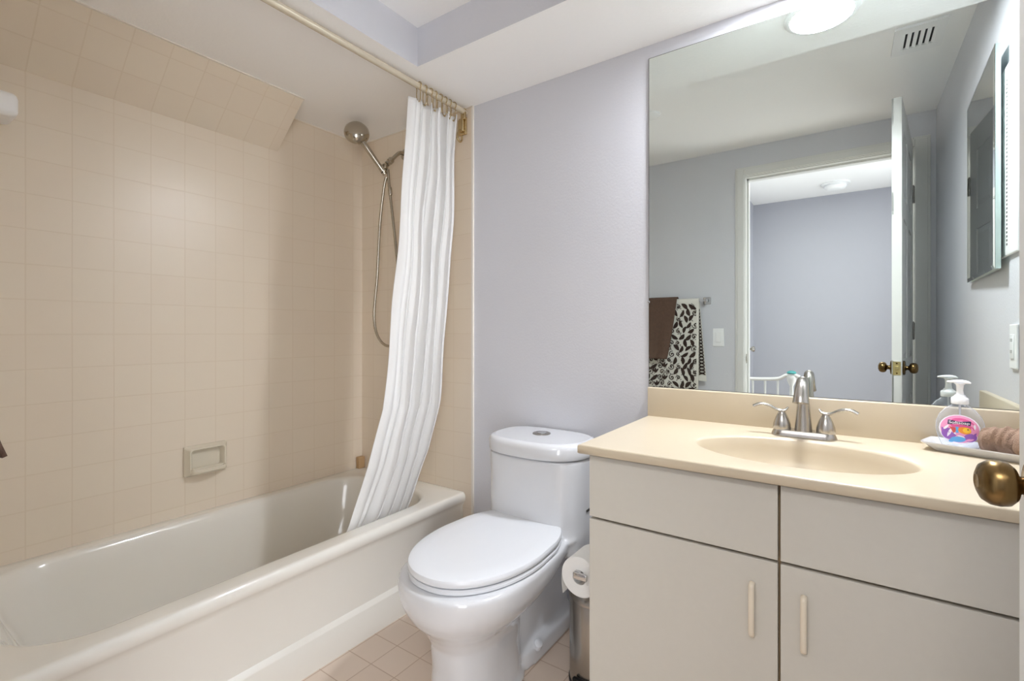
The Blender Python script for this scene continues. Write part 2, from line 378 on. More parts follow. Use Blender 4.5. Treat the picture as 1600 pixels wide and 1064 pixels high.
MB().lathe([(0, 0), (.036, 0), (.036, .004), (.03, .008), (.008, .010), (0, .010)], (-1.83, 1.57, .285), (0, -1, -.1), 28).build('overflow_plate', M['tub'], tb)
MB().lathe([(0, 0), (.03, 0), (.03, .003), (.02, .004), (0, .002)], (-1.83, 1.38, .0635), n=24).build('drain', M['chrome'], tb)

# ------------------------------------------------------------------ things on the tiled walls
def soap_dish():
    t = thing('soap_dish', 'cream ceramic soap dish set into the peach tiles of the left wall', 'soap dish', (XL, .914, .601))
    q = MB()
    # flange plate with a rolled rim, hollow pocket, lip jutting out at the foot
    def ring(a, b_, z0, z1, x, r): return [(x, p[0], p[1]) for p in [(u, v) for (u, v, _) in rrect(.914-a, .914+b_, z0, z1, r, 0, 6)]]
    q.loft([ring(.080, .080, .540, .662, XL+.001, .006), ring(.080, .080, .540, .662, XL+.010, .006), ring(.077, .077, .543, .659, XL+.014, .008),
            ring(.070, .070, .550, .654, XL+.030, .012), ring(.068, .068, .552, .652, XL+.034, .012), ring(.063, .063, .558, .648, XL+.034, .012),
            ring(.060, .060, .562, .645, XL+.030, .012), ring(.055, .055, .568, .640, XL+.006, .014)], True, True)
    q.build('plate', M['offw'], t)
    lip = MB(); n = 18; outer = []; 
    R0 = []
    for i in range(n+1):
        a = pi*i/n; outer.append((XL+.030+.034*sin(a)**.7, .914-.066*cos(a)))
    for z, k in ((.548, .55), (.552, .85), (.560, 1.0), (.570, 1.0), (.572, .96)):
        R0.append([(XL+.012+(p[0]-XL-.012)*k, p[1], z) for p in outer])
    R0.append([(XL+.012+(p[0]-XL-.012)*.82, .914+(p[1]-.914)*.88, .570) for p in outer]); R0.append([(XL+.012+(p[0]-XL-.012)*.7, .914+(p[1]-.914)*.8, .562) for p in outer])
    lip.loft(R0, True, True); lip.build('lip', M['offw'], t)
soap_dish()
sh = MB(); sh.rbox(XL+.001, XL+.13, YF+.001, .345, 1.778, 1.850, .018, 4)
tag(sh.build('corner_shelf', M['white']), 'white rounded shower shelf end at the far left edge of the tiles', 'shelf')
tag(MB().rbox(XL+.003, XL+.030, YB-.048, YB-.009, zt, zt+.062, .004, 3).build('soap_block', M['tan']), 'small tan block standing on the tub rim in the far corner', 'block')

# shower arm with holder, hand shower with hose
sa = thing('shower_mount', 'satin nickel shower arm and holder coming from the tiles behind the curtain', 'shower arm', (-1.85, YB, 2.02))
MB().lathe([(0, 0), (.03, 0), (.029, .004), (.02, .010), (.012, .012)], (-1.85, YB-.007, 2.03), (0, -1, 0), 28).build('flange', M['satin'], sa)
arm = bez([(-1.85, YB-.008, 2.03), (-1.852, 1.665, 2.026), (-1.86, 1.625, 1.985), (-1.866, 1.600, 1.957)])
MB().tube(arm, .0095, 14).build('arm', M['satin'], sa)
ho = MB().lathe([(0, 0), (.014, 0), (.016, .004), (.016, .022), (.012, .026), (.014, .03), (.014, .042), (0, .044)], (-1.860, 1.624, 1.984), (-.18, -.62, -.7), 18)
ho.lathe([(0, -.016), (.015, -.016), (.0165, -.01), (.0165, .01), (.015, .016), (0, .016)], (-1.886, 1.588, 1.928), (-.40, -.42, .80), 20)
ho.rbox(-1.888, -1.862, 1.582, 1.604, 1.93, 1.956, .005)
ho.build('holder', M['satin'], sa)
hs = thing('hand_shower', 'satin nickel hand shower with a round head and long metal hose', 'shower head', (-1.9, 1.57, 1.9))
hb = Vector((-1.878, 1.596, 1.905)); ht = Vector((-1.938, 1.488, 2.068))
MB().tube([hb, hb.lerp(ht, .06), hb.lerp(ht, .3), hb.lerp(ht, .7), ht, ht+Vector((-.012, -.008, .02))], [.0115, .0125, .0125, .014, .0155, .014], 18).build('handle', M['satin'], hs)
MB().lathe([(0, 0), (.0128, 0), (.0128, .004), (0, .004)], hb.lerp(ht, .06), (ht-hb), 18).build('handle_seam', M['black'], hs)['label'] = 'dark seam ring'
hn = Vector((.70, -.50, .30)).normalized(); hc = Vector((-1.952, 1.484, 2.090))
MB().lathe([(0, -.022), (.046, -.022), (.052, -.018), (.0585, -.010), (.0595, 0), (.056, .014), (.046, .027), (.030, .036), (.012, .041), (0, .042)], hc, hn, 40).build('head', M['satin'], hs)
hose = bez([(-1.874, 1.600, 1.893), (-1.892, 1.600, 1.84), (-1.922, 1.600, 1.666), (-1.942, 1.60, 1.411), (-1.966, 1.60, 1.219), (-1.945, 1.60, 1.115), (-1.880, 1.60, 1.060), (-1.805, 1.60, 1.075),
            (-1.768, 1.60, 1.19), (-1.785, 1.60, 1.40), (-1.835, 1.605, 1.70), (-1.858, 1.605, 1.84), (-1.868, 1.605, 1.93)], 14)
MB().tube(hose, [.0066+(.0006 if i % 2 else 0) for i in range(len(hose))], 10).build('hose', M['satin'], hs)
MB().lathe([(0, 0), (.008, 0), (.010, .006), (.0105, .03), (.0085, .04), (0, .042)], (-1.850, 1.605, 1.80), (-.12, 0, 1), 16).build('hose_nut', M['satin'], hs)

# ------------------------------------------------------------------ curtain rod, rings, curtain
rodx, rodz = -1.448, 2.137
rd = thing('curtain_rod', 'ivory curtain rod under the ceiling above the tub edge', 'curtain rod', (rodx, .95, rodz))
MB().tube([(rodx, YF, rodz), (rodx, 1.2, rodz), (rodx, YB-.008, rodz)], .0125, 20).build('rod', M['rod'], rd)
br = MB().rbox(rodx-.036, rodx+.010, YB-.018, YB-.007, 2.035, 2.115, .004); br.rbox(rodx-.03, rodx+.002, YB-.032, YB-.016, 2.046, 2.104, .006)
br.rbox(rodx-.014, rodx+.012, YB-.03, YB-.016, 2.10, 2.150, .004)
br.build('wall_bracket', M['pbrass'], rd)['label'] = 'brass wall bracket'
hk = MB().tube(bez([(rodx-.014, YB-.025, 2.058), (rodx-.014, YB-.045, 2.035), (rodx-.012, YB-.05, 2.01), (rodx-.012, YB-.035, 1.998), (rodx-.014, YB-.02, 2.010), (rodx-.014, YB-.018, 2.03)]), .0045, 10)
tag(hk.build('robe_hook', M['pbrass']), 'small brass hook below the bracket of the curtain rod', 'hook')
ringys = [1.405, 1.440, 1.470, 1.500, 1.530, 1.560, 1.590, 1.618]
ord_ = ['nearest the camera', 'second from the camera', 'third from the camera', 'fourth from the camera', 'fourth from the wall', 'third from the wall', 'second from the wall', 'closest to the mirror wall']
proto = None
for i, yy in enumerate(ringys):
    if proto is None:
        rg = MB(); pts = []
        for k in range(15):
            a = radians(-50+280*k/14); pts.append((0, 0, 0)); pts[-1] = (.0165*cos(a), .0015*sin(a*.5), .0165*sin(a))
        pts = [(.010, 0, -.013)] + pts[1:-1]
        rg.tube(pts, .0022, 8)
        rg.tube(bez([(-.0115, 0, -.012), (-.014, 0, -.035), (-.008, 0, -.060), (.002, 0, -.066), (.010, 0, -.058), (.011, 0, -.030), (.010, 0, -.013)]), .0018, 8)
        rg.lathe([(0, -.0035), (.0035, -.0035), (.0035, .0035), (0, .0035)], (0, 0, -.066), (0, 1, 0), 10)
        proto = rg.build('curtain_ring', M['pbrass']); o = proto
    else:
        o = proto.copy(); C.objects.link(o)
    o.location = (rodx, yy, rodz); o.rotation_euler = (0, 0, radians(random.uniform(-14, 14)))
    tag(o, 'brass curtain ring on the rod, ' + ord_[i], 'curtain ring', 'rings holding the shower curtain')
def curtain():
    # rows: z, left x, left y, right x, right y
    K = [(2.075, -1.450, 1.352, -1.450, 1.632), (1.61, -1.462, 1.318, -1.475, 1.628), (1.17, -1.476, 1.287, -1.500, 1.606), (.82, -1.492, 1.255, -1.535, 1.600),
         (.60, -1.515, 1.200, -1.575, 1.583), (.386, -1.556, 1.150, -1.635, 1.535), (.315, -1.575, 1.125, -1.655, 1.51)]
    NR, NS = 90, 160; rings = []
    K.reverse()
    for r in range(NR+1):
        t = r/NR
        z = .315+(2.075-.315)*t
        k = max(i for i in range(len(K)-1) if K[i][0] <= z+1e-9); a, b_ = K[k], K[k+1]
        u = (z-a[0])/(b_[0]-a[0])
        # smooth the corner between rows
        xl, yl, xr, yr = [a[j]+(b_[j]-a[j])*u for j in (1, 2, 3, 4)]
        row = []
        for i in range(NS+1):
            s = i/NS
            # flat leading panel then pleats that merge towards the hem
            s2 = max(0, (s-.16)/.84)
            na = 4.5; env = min(1, s2*6)
            ph = .5*sin(2.2*z+1)+.35*sin(5*z)
            amp = (.022+.014*(1-t))*env
            fold = sin(2*pi*na*s2+ph)
            fold2 = .22*sin(2*pi*(na*1.6)*s2+1.3+2*z)*t
            X = xl+(xr-xl)*s + amp*(fold+fold2) + .004*sin(9*z+s*7)
            Y = yl+(yr-yl)*s + .012*env*sin(4*pi*na*s2+2*ph+.6) + .003*sin(14*z+3*s)
            # leading panel bows outwards a little
            if s < .16: X += .014*sin(pi*s/.16)
            zz = z
            if t > .93: zz = z + (t-.93)/.07*(.022*(s) - .006*abs(sin(2*pi*3.5*s)))
            row.append((X, Y, zz))
        rings.append(row)
    return MB().loft(rings, False, False, closed=False)
cu = curtain().build('shower_curtain', M['curt']); sm = cu.modifiers.new('thick', 'SOLIDIFY'); sm.thickness = .0014
tag(cu, 'white cloth shower curtain gathered at the end of the rod, hanging into the tub', 'shower curtain')

# ------------------------------------------------------------------ toilet
TX = -.965
to = thing('toilet', 'white one-piece toilet with closed lid between bathtub and vanity', 'toilet', (TX, 1.35, 0))
bd = MB()
bd.loft([sup(TX, 1.19, .118, .165, .17, .000, 3), sup(TX, 1.19, .116, .163, .17, .012, 3), sup(TX, 1.19, .106, .155, .16, .03, 2.8), sup(TX, 1.19, .103, .155, .16, .12, 2.6), sup(TX, 1.19, .106, .165, .17, .20, 2.5),
         sup(TX, 1.19, .118, .185, .19, .235, 2.4), sup(TX, 1.20, .145, .215, .22, .262, 2.3), sup(TX, 1.20, .172, .240, .26, .290, 2.25), sup(TX, 1.20, .190, .256, .32, .318, 2.25),
         sup(TX, 1.20, .199, .263, .38, .340, 2.3), sup(TX, 1.20, .203, .266, .43, .365, 2.35), sup(TX, 1.20, .204, .266, .46, .395, 2.4), sup(TX, 1.20, .200, .262, .46, .403, 2.4), sup(TX, 1.20, .190, .25, .45, .405, 2.4)])
bd.loft([sup(TX, 1.52, .100, .22, .175, .0, 5), sup(TX, 1.52, .100, .22, .175, .055, 5), sup(TX, 1.52, .078, .20, .175, .085, 4), sup(TX, 1.54, .078, .18, .155, .24, 4),
         sup(TX, 1.56, .110, .16, .138, .31, 4), sup(TX, 1.57, .170, .14, .128, .36, 4), sup(TX, 1.575, .196, .135, .123, .40, 4.5)])
bd.loft([sup(TX, 1.60, .196, .16, .098, .34, 4), sup(TX, 1.60, .197, .155, .098, .40, 4), sup(TX, 1.60, .197, .148, .098, .44, 3.6), sup(TX, 1.60, .198, .150, .098, .56, 3.4), sup(TX, 1.60, .200, .158, .098, .672, 3.2)])
o = bd.build('bowl_and_tank', M['porc'], to)
rm = o.modifiers.new('fuse', 'REMESH'); rm.mode = 'VOXEL'; rm.voxel_size = .0065; rm.use_smooth_shade = True
smo = o.modifiers.new('smooth', 'SMOOTH'); smo.factor = .6; smo.iterations = 7
tl = MB(); LT = lambda a, f_, z: sup(TX, 1.60, a, f_, .102, z, 2.7, 64)
tl.loft([LT(.196, .158, .676), LT(.207, .170, .677), LT(.209, .172, .682), LT(.209, .172, .712), LT(.206, .169, .723), LT(.199, .162, .730), LT(.185, .150, .7325)])
tl.build('tank_lid', M['porc'], to)
MB().lathe([(0, 0), (.035, 0), (.035, .003), (.031, .005), (0, .0055)], (TX-.008, 1.595, .732), n=32).build('flush_button', M['steel'], to)['label'] = 'chrome dual flush button'
MB().lathe([(0, 0), (.018, 0), (.018, .002), (0, .0025)], (TX-.002, 1.588, .7372), n=24).build('half_flush_button', M['chrome'], to)
def lidring(g, z):
    pts = []; n = 72
    for i in range(n):
        t = 2*pi*i/n; c_, s_ = cos(t), sin(t)
        if s_ < 0:
            x = (.200-g)*math.copysign(abs(c_)**(2/2.15), c_); y = 1.255-(.300-g)*abs(s_)**(2/2.15)
        else:
            yf_ = abs(s_)**(2/5.5); x = (.200-g)*math.copysign(abs(c_)**(2/5.5), c_)*(1-.30*yf_**2.2); y = 1.255+(.262-g)*yf_
        pts.append((TX+x, y, z))
    return pts
MB().loft([lidring(.020, .405), lidring(.006, .406), lidring(.002, .410), lidring(.002, .417), lidring(.006, .4215), lidring(.03, .423)]).build('seat', M['seat'], to)
MB().loft([lidring(.012, .4255), lidring(.003, .427), lidring(.0, .431), lidring(.0, .440), lidring(.003, .446), lidring(.012, .4495), lidring(.05, .451), lidring(.1, .452)]).build('lid', M['seat'], to)
MB().rbox(TX-.10, TX+.10, 1.475, 1.512, .400, .425, .006).build('seat_hinge', M['seat'], to)
for sx in (1, -1):
    MB().lathe([(0, 0), (.017, 0), (.017, .006), (.014, .018), (.008, .022), (0, .023)], (TX+sx*.092, 1.40, .052), (sx*.5, -.2, .85), 20).build('bolt_cap', M['seat'], to)
tf = MB().box(TX+.1985, TX+.2005, 1.565, 1.60, .482, .490)
tf.build('tank_mark', M['dark'], to)['label'] = 'tiny dark mark'

# ------------------------------------------------------------------ bin and toilet paper
bx, by, brd = -.670, 1.432, .083
bn = thing('pedal_bin', 'small round stainless steel pedal bin between toilet and vanity', 'trash can', (bx, by, 0))
MB().lathe([(0, .012), (brd, .012), (brd, .275), (brd-.001, .277), (0, .277)], (bx, by, 0), n=48).build('bin_body', M['steel'], bn)
MB().lathe([(0, 0), (brd+.002, 0), (brd+.003, .004), (brd+.003, .013), (brd, .016), (0, .016)], (bx, by, 0), n=48).build('base_ring', M['black'], bn)['label'] = 'black base ring'
MB().lathe([(0, .276), (brd+.003, .276), (brd+.003, .286), (brd-.006, .300), (brd*.6, .310), (0, .314)], (bx, by, 0), n=48).build('bin_lid', M['steel'], bn)
pdl = MB().rbox(bx-.035, bx+.035, by-brd-.012, by-brd+.002, .004, .05, .003)
pdl.tube(bez([(bx-.028, by-brd+.0, .022), (bx-.03, by-brd-.025, .02), (bx-.02, by-brd-.04, .014), (bx+.02, by-brd-.04, .014), (bx+.03, by-brd-.025, .02), (bx+.028, by-brd, .022)]), .0035, 8, mi=1)
pdl.build('pedal', [M['black'], M['white']], bn)['label'] = 'black pedal'
rc = (-.630, 1.275, .420)
RZ, RA, RB = .4245, 1.238, 1.342
HS = .016
hd = thing('paper_holder', 'chrome toilet paper holder on the side of the vanity', 'paper holder', (-.563, 1.275, .42))
MB().rbox(-.5735, -.5655, 1.342, 1.395, .397+HS, .443+HS, .004).build('wall_plate', M['chrome'], hd)
MB().rbox(-.640, -.570, 1.357, 1.372, .412+HS, .428+HS, .003).build('post', M['chrome'], hd)
MB().rbox(-.641, -.623, 1.222, 1.372, .411+HS, .429+HS, .003).rbox(-.641, -.598, 1.218, 1.230, .411+HS, .429+HS, .003).build('bar', M['chrome'], hd)
rp = MB(); c = rc
rp = MB(); n = 48
def circ(r, y): return [(c[0]+r*cos(2*pi*i/n), y, RZ+r*sin(2*pi*i/n)) for i in range(n)]
rp.loft([circ(.021, RA), circ(.055, RA), circ(.057, RA+.002), circ(.057, RB-.002), circ(.055, RB), circ(.021, RB), circ(.021, RA)], False, False)
rp.loft([[(c[0]-dx_, y, RZ-dz_) for y in (RA+.001, RB-.001)] for dx_, dz_ in ((.0570, .002), (.0575, .02), (.0565, .04), (.0540, .062))], False, False, closed=False)
tag(rp.build('toilet_paper_roll', M['paper']), 'white toilet paper roll on the chrome holder beside the vanity', 'toilet paper')

# ------------------------------------------------------------------ vanity
VX0, VX1, VY = -.565, XR-.002, 1.190
va = thing('vanity_cabinet', 'beige laminate vanity cabinet with two doors and two false drawer fronts', 'cabinet', (-.1, 1.45, 0))
vb = MB().box(VX0, VX0+.018, VY, YB-.001, .0, .8035).box(VX1-.018, VX1, VY, YB-.001, 0, .8035).box(VX0+.018, VX1-.018, VY, YB-.02, .09, .108).box(VX0+.018, VX1-.018, YB-.012, YB-.001, .09, .8035).box(VX0+.018, VX1-.018, VY+.07, VY+.085, 0, .09)
vb.build('body', M['lam'], va)
fr = MB().box(VX0+.001, VX1, VY-.002, VY-.0001, .092, .8032); fr.build('face_frame', M['gap'], va)['label'] = 'tan face frame showing in the gaps'
seams = [(-.565, -.1235), (-.1185, .323), (.328, VX1)]
for i, (a, b_) in enumerate(seams):
    if i < 2: bevel(MB().box(a, b_, VY-.020, VY-.002, .6365, .7975).build('drawer_front', M['lam'], va), .0015)
    else: bevel(MB().box(a, b_, VY-.020, VY-.002, .095, .7975).build('filler_panel', M['lam'], va), .0015)
for i, (a, b_) in enumerate(seams[:2]):
    d = bevel(MB().box(a, b_, VY-.020, VY-.002, .095, .6300).build('door', M['lam'], va), .0015)
    hx = -.173 if i == 0 else -.0755
    hp = MB(); hp.tube(bez([(hx, VY-.020, .461), (hx, VY-.029, .464), (hx, VY-.033, .476), (hx, VY-.034, .518), (hx, VY-.033, .560), (hx, VY-.029, .572), (hx, VY-.020, .575)]), .0052, 12, flat=(1.15, .8))
    hp.build('handle', M['pull'], d)

# one-piece cultured marble top with basin, backsplash and side splash
ct = thing('countertop', 'cream cultured marble vanity top with oval basin and backsplash', 'countertop', (-.1, 1.42, .8036))
CX0, CX1, CY0, CY1, CZ = -.5885, XR-.001, 1.147, YB-.001, .827
scx, scy = -.106, 1.400; N = 128
def rectring(g, z):
    a0, a1, b0, b1 = CX0+g, CX1-g*.0, CY0+g, CY1
    pts = []
    for i in range(N):
        t = 2*pi*i/N; d = (cos(t), sin(t)); k = 1e9
        if d[0] > 1e-9: k = min(k, (a1-scx)/d[0])
        if d[0] < -1e-9: k = min(k, (a0-scx)/d[0])
        if d[1] > 1e-9: k = min(k, (b1-scy)/d[1])
        if d[1] < -1e-9: k = min(k, (b0-scy)/d[1])
        pts.append([scx+d[0]*k, scy+d[1]*k, z])
    for cx in (a0, a1):
        for cy in (b0, b1):
            j = min(range(N), key=lambda q: (pts[q][0]-cx)**2+(pts[q][1]-cy)**2); pts[j] = [cx, cy, z]
    return pts
def ell(a, b_, z, dy=0): return [(scx+a*cos(2*pi*i/N), scy+dy+b_*sin(2*pi*i/N), z) for i in range(N)]
tp = MB().loft([rectring(.003, .8036), rectring(0, .8065), rectring(0, .8235), rectring(.0015, .826), rectring(.004, CZ)], False, False, smooth=True)
tp.loft([rectring(.004, CZ), ell(.300, .196, CZ), ell(.292, .190, CZ-.0010), ell(.245, .162, CZ-.0025), ell(.239, .157, CZ-.004), ell(.2355, .154, CZ-.009),
         ell(.232, .151, CZ-.030), ell(.224, .145, CZ-.060), ell(.205, .130, CZ-.090), ell(.165, .104, CZ-.113), ell(.115, .074, CZ-.124), ell(.06, .045, CZ-.128), ell(.021, .021, CZ-.131)], False, True)
o = tp.build('top_with_basin', M['marb'], ct, auto=60)
MB().rbox(CX0, CX1, YB-.021, YB-.001, CZ-.004, .929, .0035).build('backsplash', M['marb'], ct)
MB().rbox(XR-.020, XR-.0005, 1.165, YB-.021, CZ-.004, .929, .0035).build('side_splash', M['marb'], ct)
MB().lathe([(0, 0), (.019, 0), (.0195, .002), (.014, .004), (0, .003)], (scx, scy, CZ-.131), n=28).build('drain', M['nick'], ct)['label'] = 'metal sink drain'

# faucet
FX, FY = -.105, 1.605
fa = thing('faucet', 'brushed nickel two-handle faucet with arched spout behind the basin', 'faucet', (FX, FY, CZ))
def cap2(hx, hy, z): return [(FX+p[0], FY+p[1], z) for p in rrect(-hx, hx, -hy, hy, hy*.98, 0, 10)]
MB().loft([cap2(.081, .029, CZ), cap2(.081, .029, CZ+.003), cap2(.076, .0255, CZ+.014), cap2(.073, .0235, CZ+.0175), cap2(.06, .018, CZ+.018)]).build('base_plate', M['nick'], fa)
spt = bez([(FX, FY, CZ+.016), (FX, FY, CZ+.06), (FX, FY-.003, CZ+.105), (FX, FY-.012, CZ+.140), (FX, FY-.034, CZ+.160), (FX, FY-.060, CZ+.152), (FX-.001, FY-.078, CZ+.125), (FX-.001, FY-.084, CZ+.105)], 6)
nn = len(spt); rad = []
for i in range(nn):
    t = i/(nn-1)
    rad.append(.0225-.028*t if t < .3 else (.0141 if t < .7 else .0141+.006*(t-.7)/.3))
rad = [max(.0125, q) for q in rad]
MB().tube(spt, rad, 24).build('spout', M['nick'], fa)
for sx in (-1, 1):
    hx = FX+sx*.0535
    MB().lathe([(0, .016), (.0225, .016), (.0235, .020), (.0225, .032), (.0175, .048), (.012, .060), (.0085, .066), (.0085, .071), (0, .072)], (hx, FY, CZ), n=28).build('handle_base', M['nick'], fa)
    lv = bez([(hx-sx*.016, FY+.004, CZ+.081), (hx-sx*.006, FY, CZ+.071), (hx+sx*.012, FY-.002, CZ+.0715), (hx+sx*.034, FY-.006, CZ+.083), (hx+sx*.056, FY-.010, CZ+.086), (hx+sx*.074, FY-.013, CZ+.078)], 6)
    MB().tube(lv, [.003+.006*min(1, i/8) if i < 8 else .0075 for i in range(len(lv))], 16, flat=(1, .55)).build('lever', M['nick'], fa)

# tray, soap bottle, rolled washcloth
TZ = CZ
tcx, tcy, tr_ = .262, 1.606, radians(-20)
def rot(px, py, pz): return (tcx+px*cos(tr_)-py*sin(tr_), tcy+px*sin(tr_)+py*cos(tr_), pz)
TR = lambda a, b_, r, z: [rot(*p) for p in rrect(-a, a, -b_, b_, r, z, 6)]
tag(MB().loft([TR(.080, .028, .010, TZ+.0002), TR(.084, .032, .012, TZ+.003), TR(.097, .042, .015, TZ+.014), TR(.104, .048, .012, TZ+.020), TR(.104, .048, .012, TZ+.0225), TR(.100, .045, .012, TZ+.0215), TR(.086, .034, .012, TZ+.009), TR(.08, .028, .010, TZ+.0075)]).build('soap_tray', M['porc']),
    'white rectangular ceramic tray on the vanity top near the right wall', 'tray')
sbx, sby, sz = .228, 1.622, TZ+.0078; sr = radians(-12)
sbo = thing('soap_dispenser', 'clear round hand soap bottle with white pump and colourful fish label', 'soap bottle', (sbx, sby, sz))
def W(px, py, pz): return (sbx+px*cos(sr)-py*sin(sr), sby+px*sin(sr)+py*cos(sr), sz+pz)
def er(a, b_, z, n=40): return [W(a*cos(2*pi*i/n), b_*sin(2*pi*i/n), z) for i in range(n)]
MB().loft([er(.028, .012, 0), er(.031, .0145, .001), er(.036, .016, .010), er(.0425, .018, .028), er(.046, .019, .050), er(.0445, .0185, .068), er(.039, .017, .084), er(.029, .015, .098), er(.018, .013, .107), er(.0135, .0125, .111), er(.0135, .0125, .116)]).build('bottle', M['clear'], sbo)
pm = MB().lathe([(0, 0), (.0165, 0), (.0170, .002), (.0170, .013), (.015, .016), (.012, .018), (.010, .022), (.0, .022)], W(0, 0, .112), n=28)
pm.lathe([(0, 0), (.0085, 0), (.0065, .012), (.0075, .026), (.011, .030), (0, .031)], W(0, 0, .133), n=20)
pm.tube([W(-.024, -.001, .166), W(-.018, -.001, .1665), W(-.008, 0, .167), W(.004, 0, .167), W(.014, 0, .166), W(.020, 0, .164)], [.003, .005, .008, .009, .007, .003], 14, flat=(1, .55))
pm.build('pump', M['liquid'], sbo)
MB().tube([W(0, 0, .112), W(0, .002, .02)], .0022, 8).build('dip_tube', M['liquid'], sbo)
# label: flat printed shapes following the curved front of the bottle
def lab(pts, mi, lift, mb):
    def yf(x, z):
        T = [(.0, .028, .012), (.010, .036, .016), (.028, .0425, .018), (.050, .046, .019), (.068, .0445, .0185), (.084, .039, .017), (.098, .029, .015)]
        k = max(i for i in range(len(T)-1) if T[i][0] <= max(z, 0)); a, b_ = T[k], T[k+1]; u = (z-a[0])/(b_[0]-a[0])
        A = a[1]+(b_[1]-a[1])*u; B = a[2]+(b_[2]-a[2])*u
        return -B*math.sqrt(max(.02, 1-(x/A)**2))-lift
    # triangulate on a fine grid so that it follows the curve
    cxm = sum(p[0] for p in pts)/len(pts); czm = sum(p[1] for p in pts)/len(pts); n = len(pts); K = 5
    vs = [W(cxm, yf(cxm, czm), czm)]; fs = []
    for k in range(1, K+1):
        for p in pts:
            x = cxm+(p[0]-cxm)*k/K; z = czm+(p[1]-czm)*k/K; vs.append(W(x, yf(x, z), z))
    for i in range(n):
        j = (i+1) % n; fs.append((0, 1+i, 1+j))
        for k in range(K-1): fs.append((1+k*n+i, 1+(k+1)*n+i, 1+(k+1)*n+j, 1+k*n+j))
    mb.add(vs, fs, mi, True)
def elp(cx, cz, a, b_, rot_=0, n=24): return [(cx+a*cos(t)*cos(rot_)-b_*sin(t)*sin(rot_), cz+a*cos(t)*sin(rot_)+b_*sin(t)*cos(rot_)) for t in [2*pi*i/n for i in range(n)]]
def leafp(cx, cz, L, wd, a, n=8, bend=0):
    up = [(L*i/n, wd*sin(pi*i/n)**.8+bend*sin(pi*i/n)) for i in range(n+1)]; dn = [(L*i/n, -wd*sin(pi*i/n)**.8+bend*sin(pi*i/n)) for i in range(n-1, 0, -1)]
    return [(cx+x*cos(a)-y*sin(a), cz+x*sin(a)+y*cos(a)) for x, y in up+dn]
lm = ['lw', 'pink', 'purple', 'sky', 'orange', 'red', 'navy', 'yellow', 'rose']
lb = MB(); li = {k: i for i, k in enumerate(lm)}
lab(elp(0, .050, .0385, .0365), li['lw'], .0006, lb); lab(elp(0, .051, .0355, .0335), li['rose'], .0009, lb); lab(elp(.006, .062, .024, .016, -.3), li['pink'], .0010, lb); lab(elp(-.020, .038, .013, .014, .4), li['purple'], .0010, lb); lab(elp(.020, .032, .012, .010, .4), li['purple'], .0010, lb)
for (cx, cz, L, wd, a, c_) in [(-.026, .034, .020, .003, 1.9, 'purple'), (-.022, .03, .026, .003, 1.2, 'lw'), (-.030, .046, .018, .0025, .9, 'lw'), (-.012, .062, .022, .0035, .5, 'rose'), (-.020, .060, .020, .003, 1.3, 'rose'),
                               (-.028, .040, .018, .003, .2, 'purple'), (-.018, .028, .016, .003, .6, 'purple'), (.020, .028, .02, .003, 1.0, 'purple'), (.026, .040, .018, .0025, 1.8, 'rose'), (.010, .024, .018, .003, .3, 'rose'),
                               (.018, .066, .014, .003, -.6, 'rose'), (.028, .052, .014, .002, 1.6, 'lw'), (-.004, .036, .016, .002, -.3, 'lw'), (-.014, .048, .014, .002, -.9, 'lw')]:
    lab(leafp(cx, cz, L, wd, a), li[c_], .0012, lb)
lab(elp(-.002, .026, .014, .007, .1), li['sky'], .0014, lb); lab(elp(-.013, .022, .007, .004, .5), li['sky'], .0014, lb)
lab([(-.018, .056), (-.006, .054), (-.006, .046), (-.010, .040)], li['red'], .0015, lb)       # tail of the fish
lab([(-.007, .057), (-.001, .057), (-.001, .042), (-.006, .042)], li['sky'], .0014, lb)
lab(elp(.010, .049, .012, .0085, -.2), li['orange'], .0015, lb); lab(elp(.014, .050, .0075, .0065, 0), li['yellow'], .0018, lb); lab(elp(.016, .052, .0014, .0014), li['navy'], .0021, lb)
lab([(-.0215, .0615), (.0205, .0615), (.0215, .0725), (-.0205, .0725)], li['navy'], .0018, lb)
lb.build('label', [M[k] for k in lm], sbo)['label'] = 'printed label with an orange and yellow fish'
# brand lettering on the dark band
tc_ = bpy.data.curves.new('lettering', 'FONT'); tc_.body = 'Softsoap'; tc_.size = .0088; tc_.align_x = 'CENTER'; tc_.extrude = .0002; tc_.offset = .0001
to_ = bpy.data.objects.new('lettering', tc_); C.objects.link(to_)
dg = bpy.context.evaluated_depsgraph_get(); me = bpy.data.meshes.new_from_object(to_.evaluated_get(dg)); bpy.data.objects.remove(to_)
xs = [v.co.x for v in me.vertices]; kx = .038/(max(xs)-min(xs))
for v in me.vertices:
    p = W(v.co.x*kx, -.0186*math.sqrt(1-(v.co.x*kx/.0445)**2)-.0022-v.co.z, .0642+v.co.y*1.02); v.co = Vector(p)-Vector((sbx, sby, sz))
me.materials.clear(); me.materials.append(M['lw']); lo = bpy.data.objects.new('lettering', me); C.objects.link(lo); lo.parent = sbo; lo['label'] = 'white brand lettering'
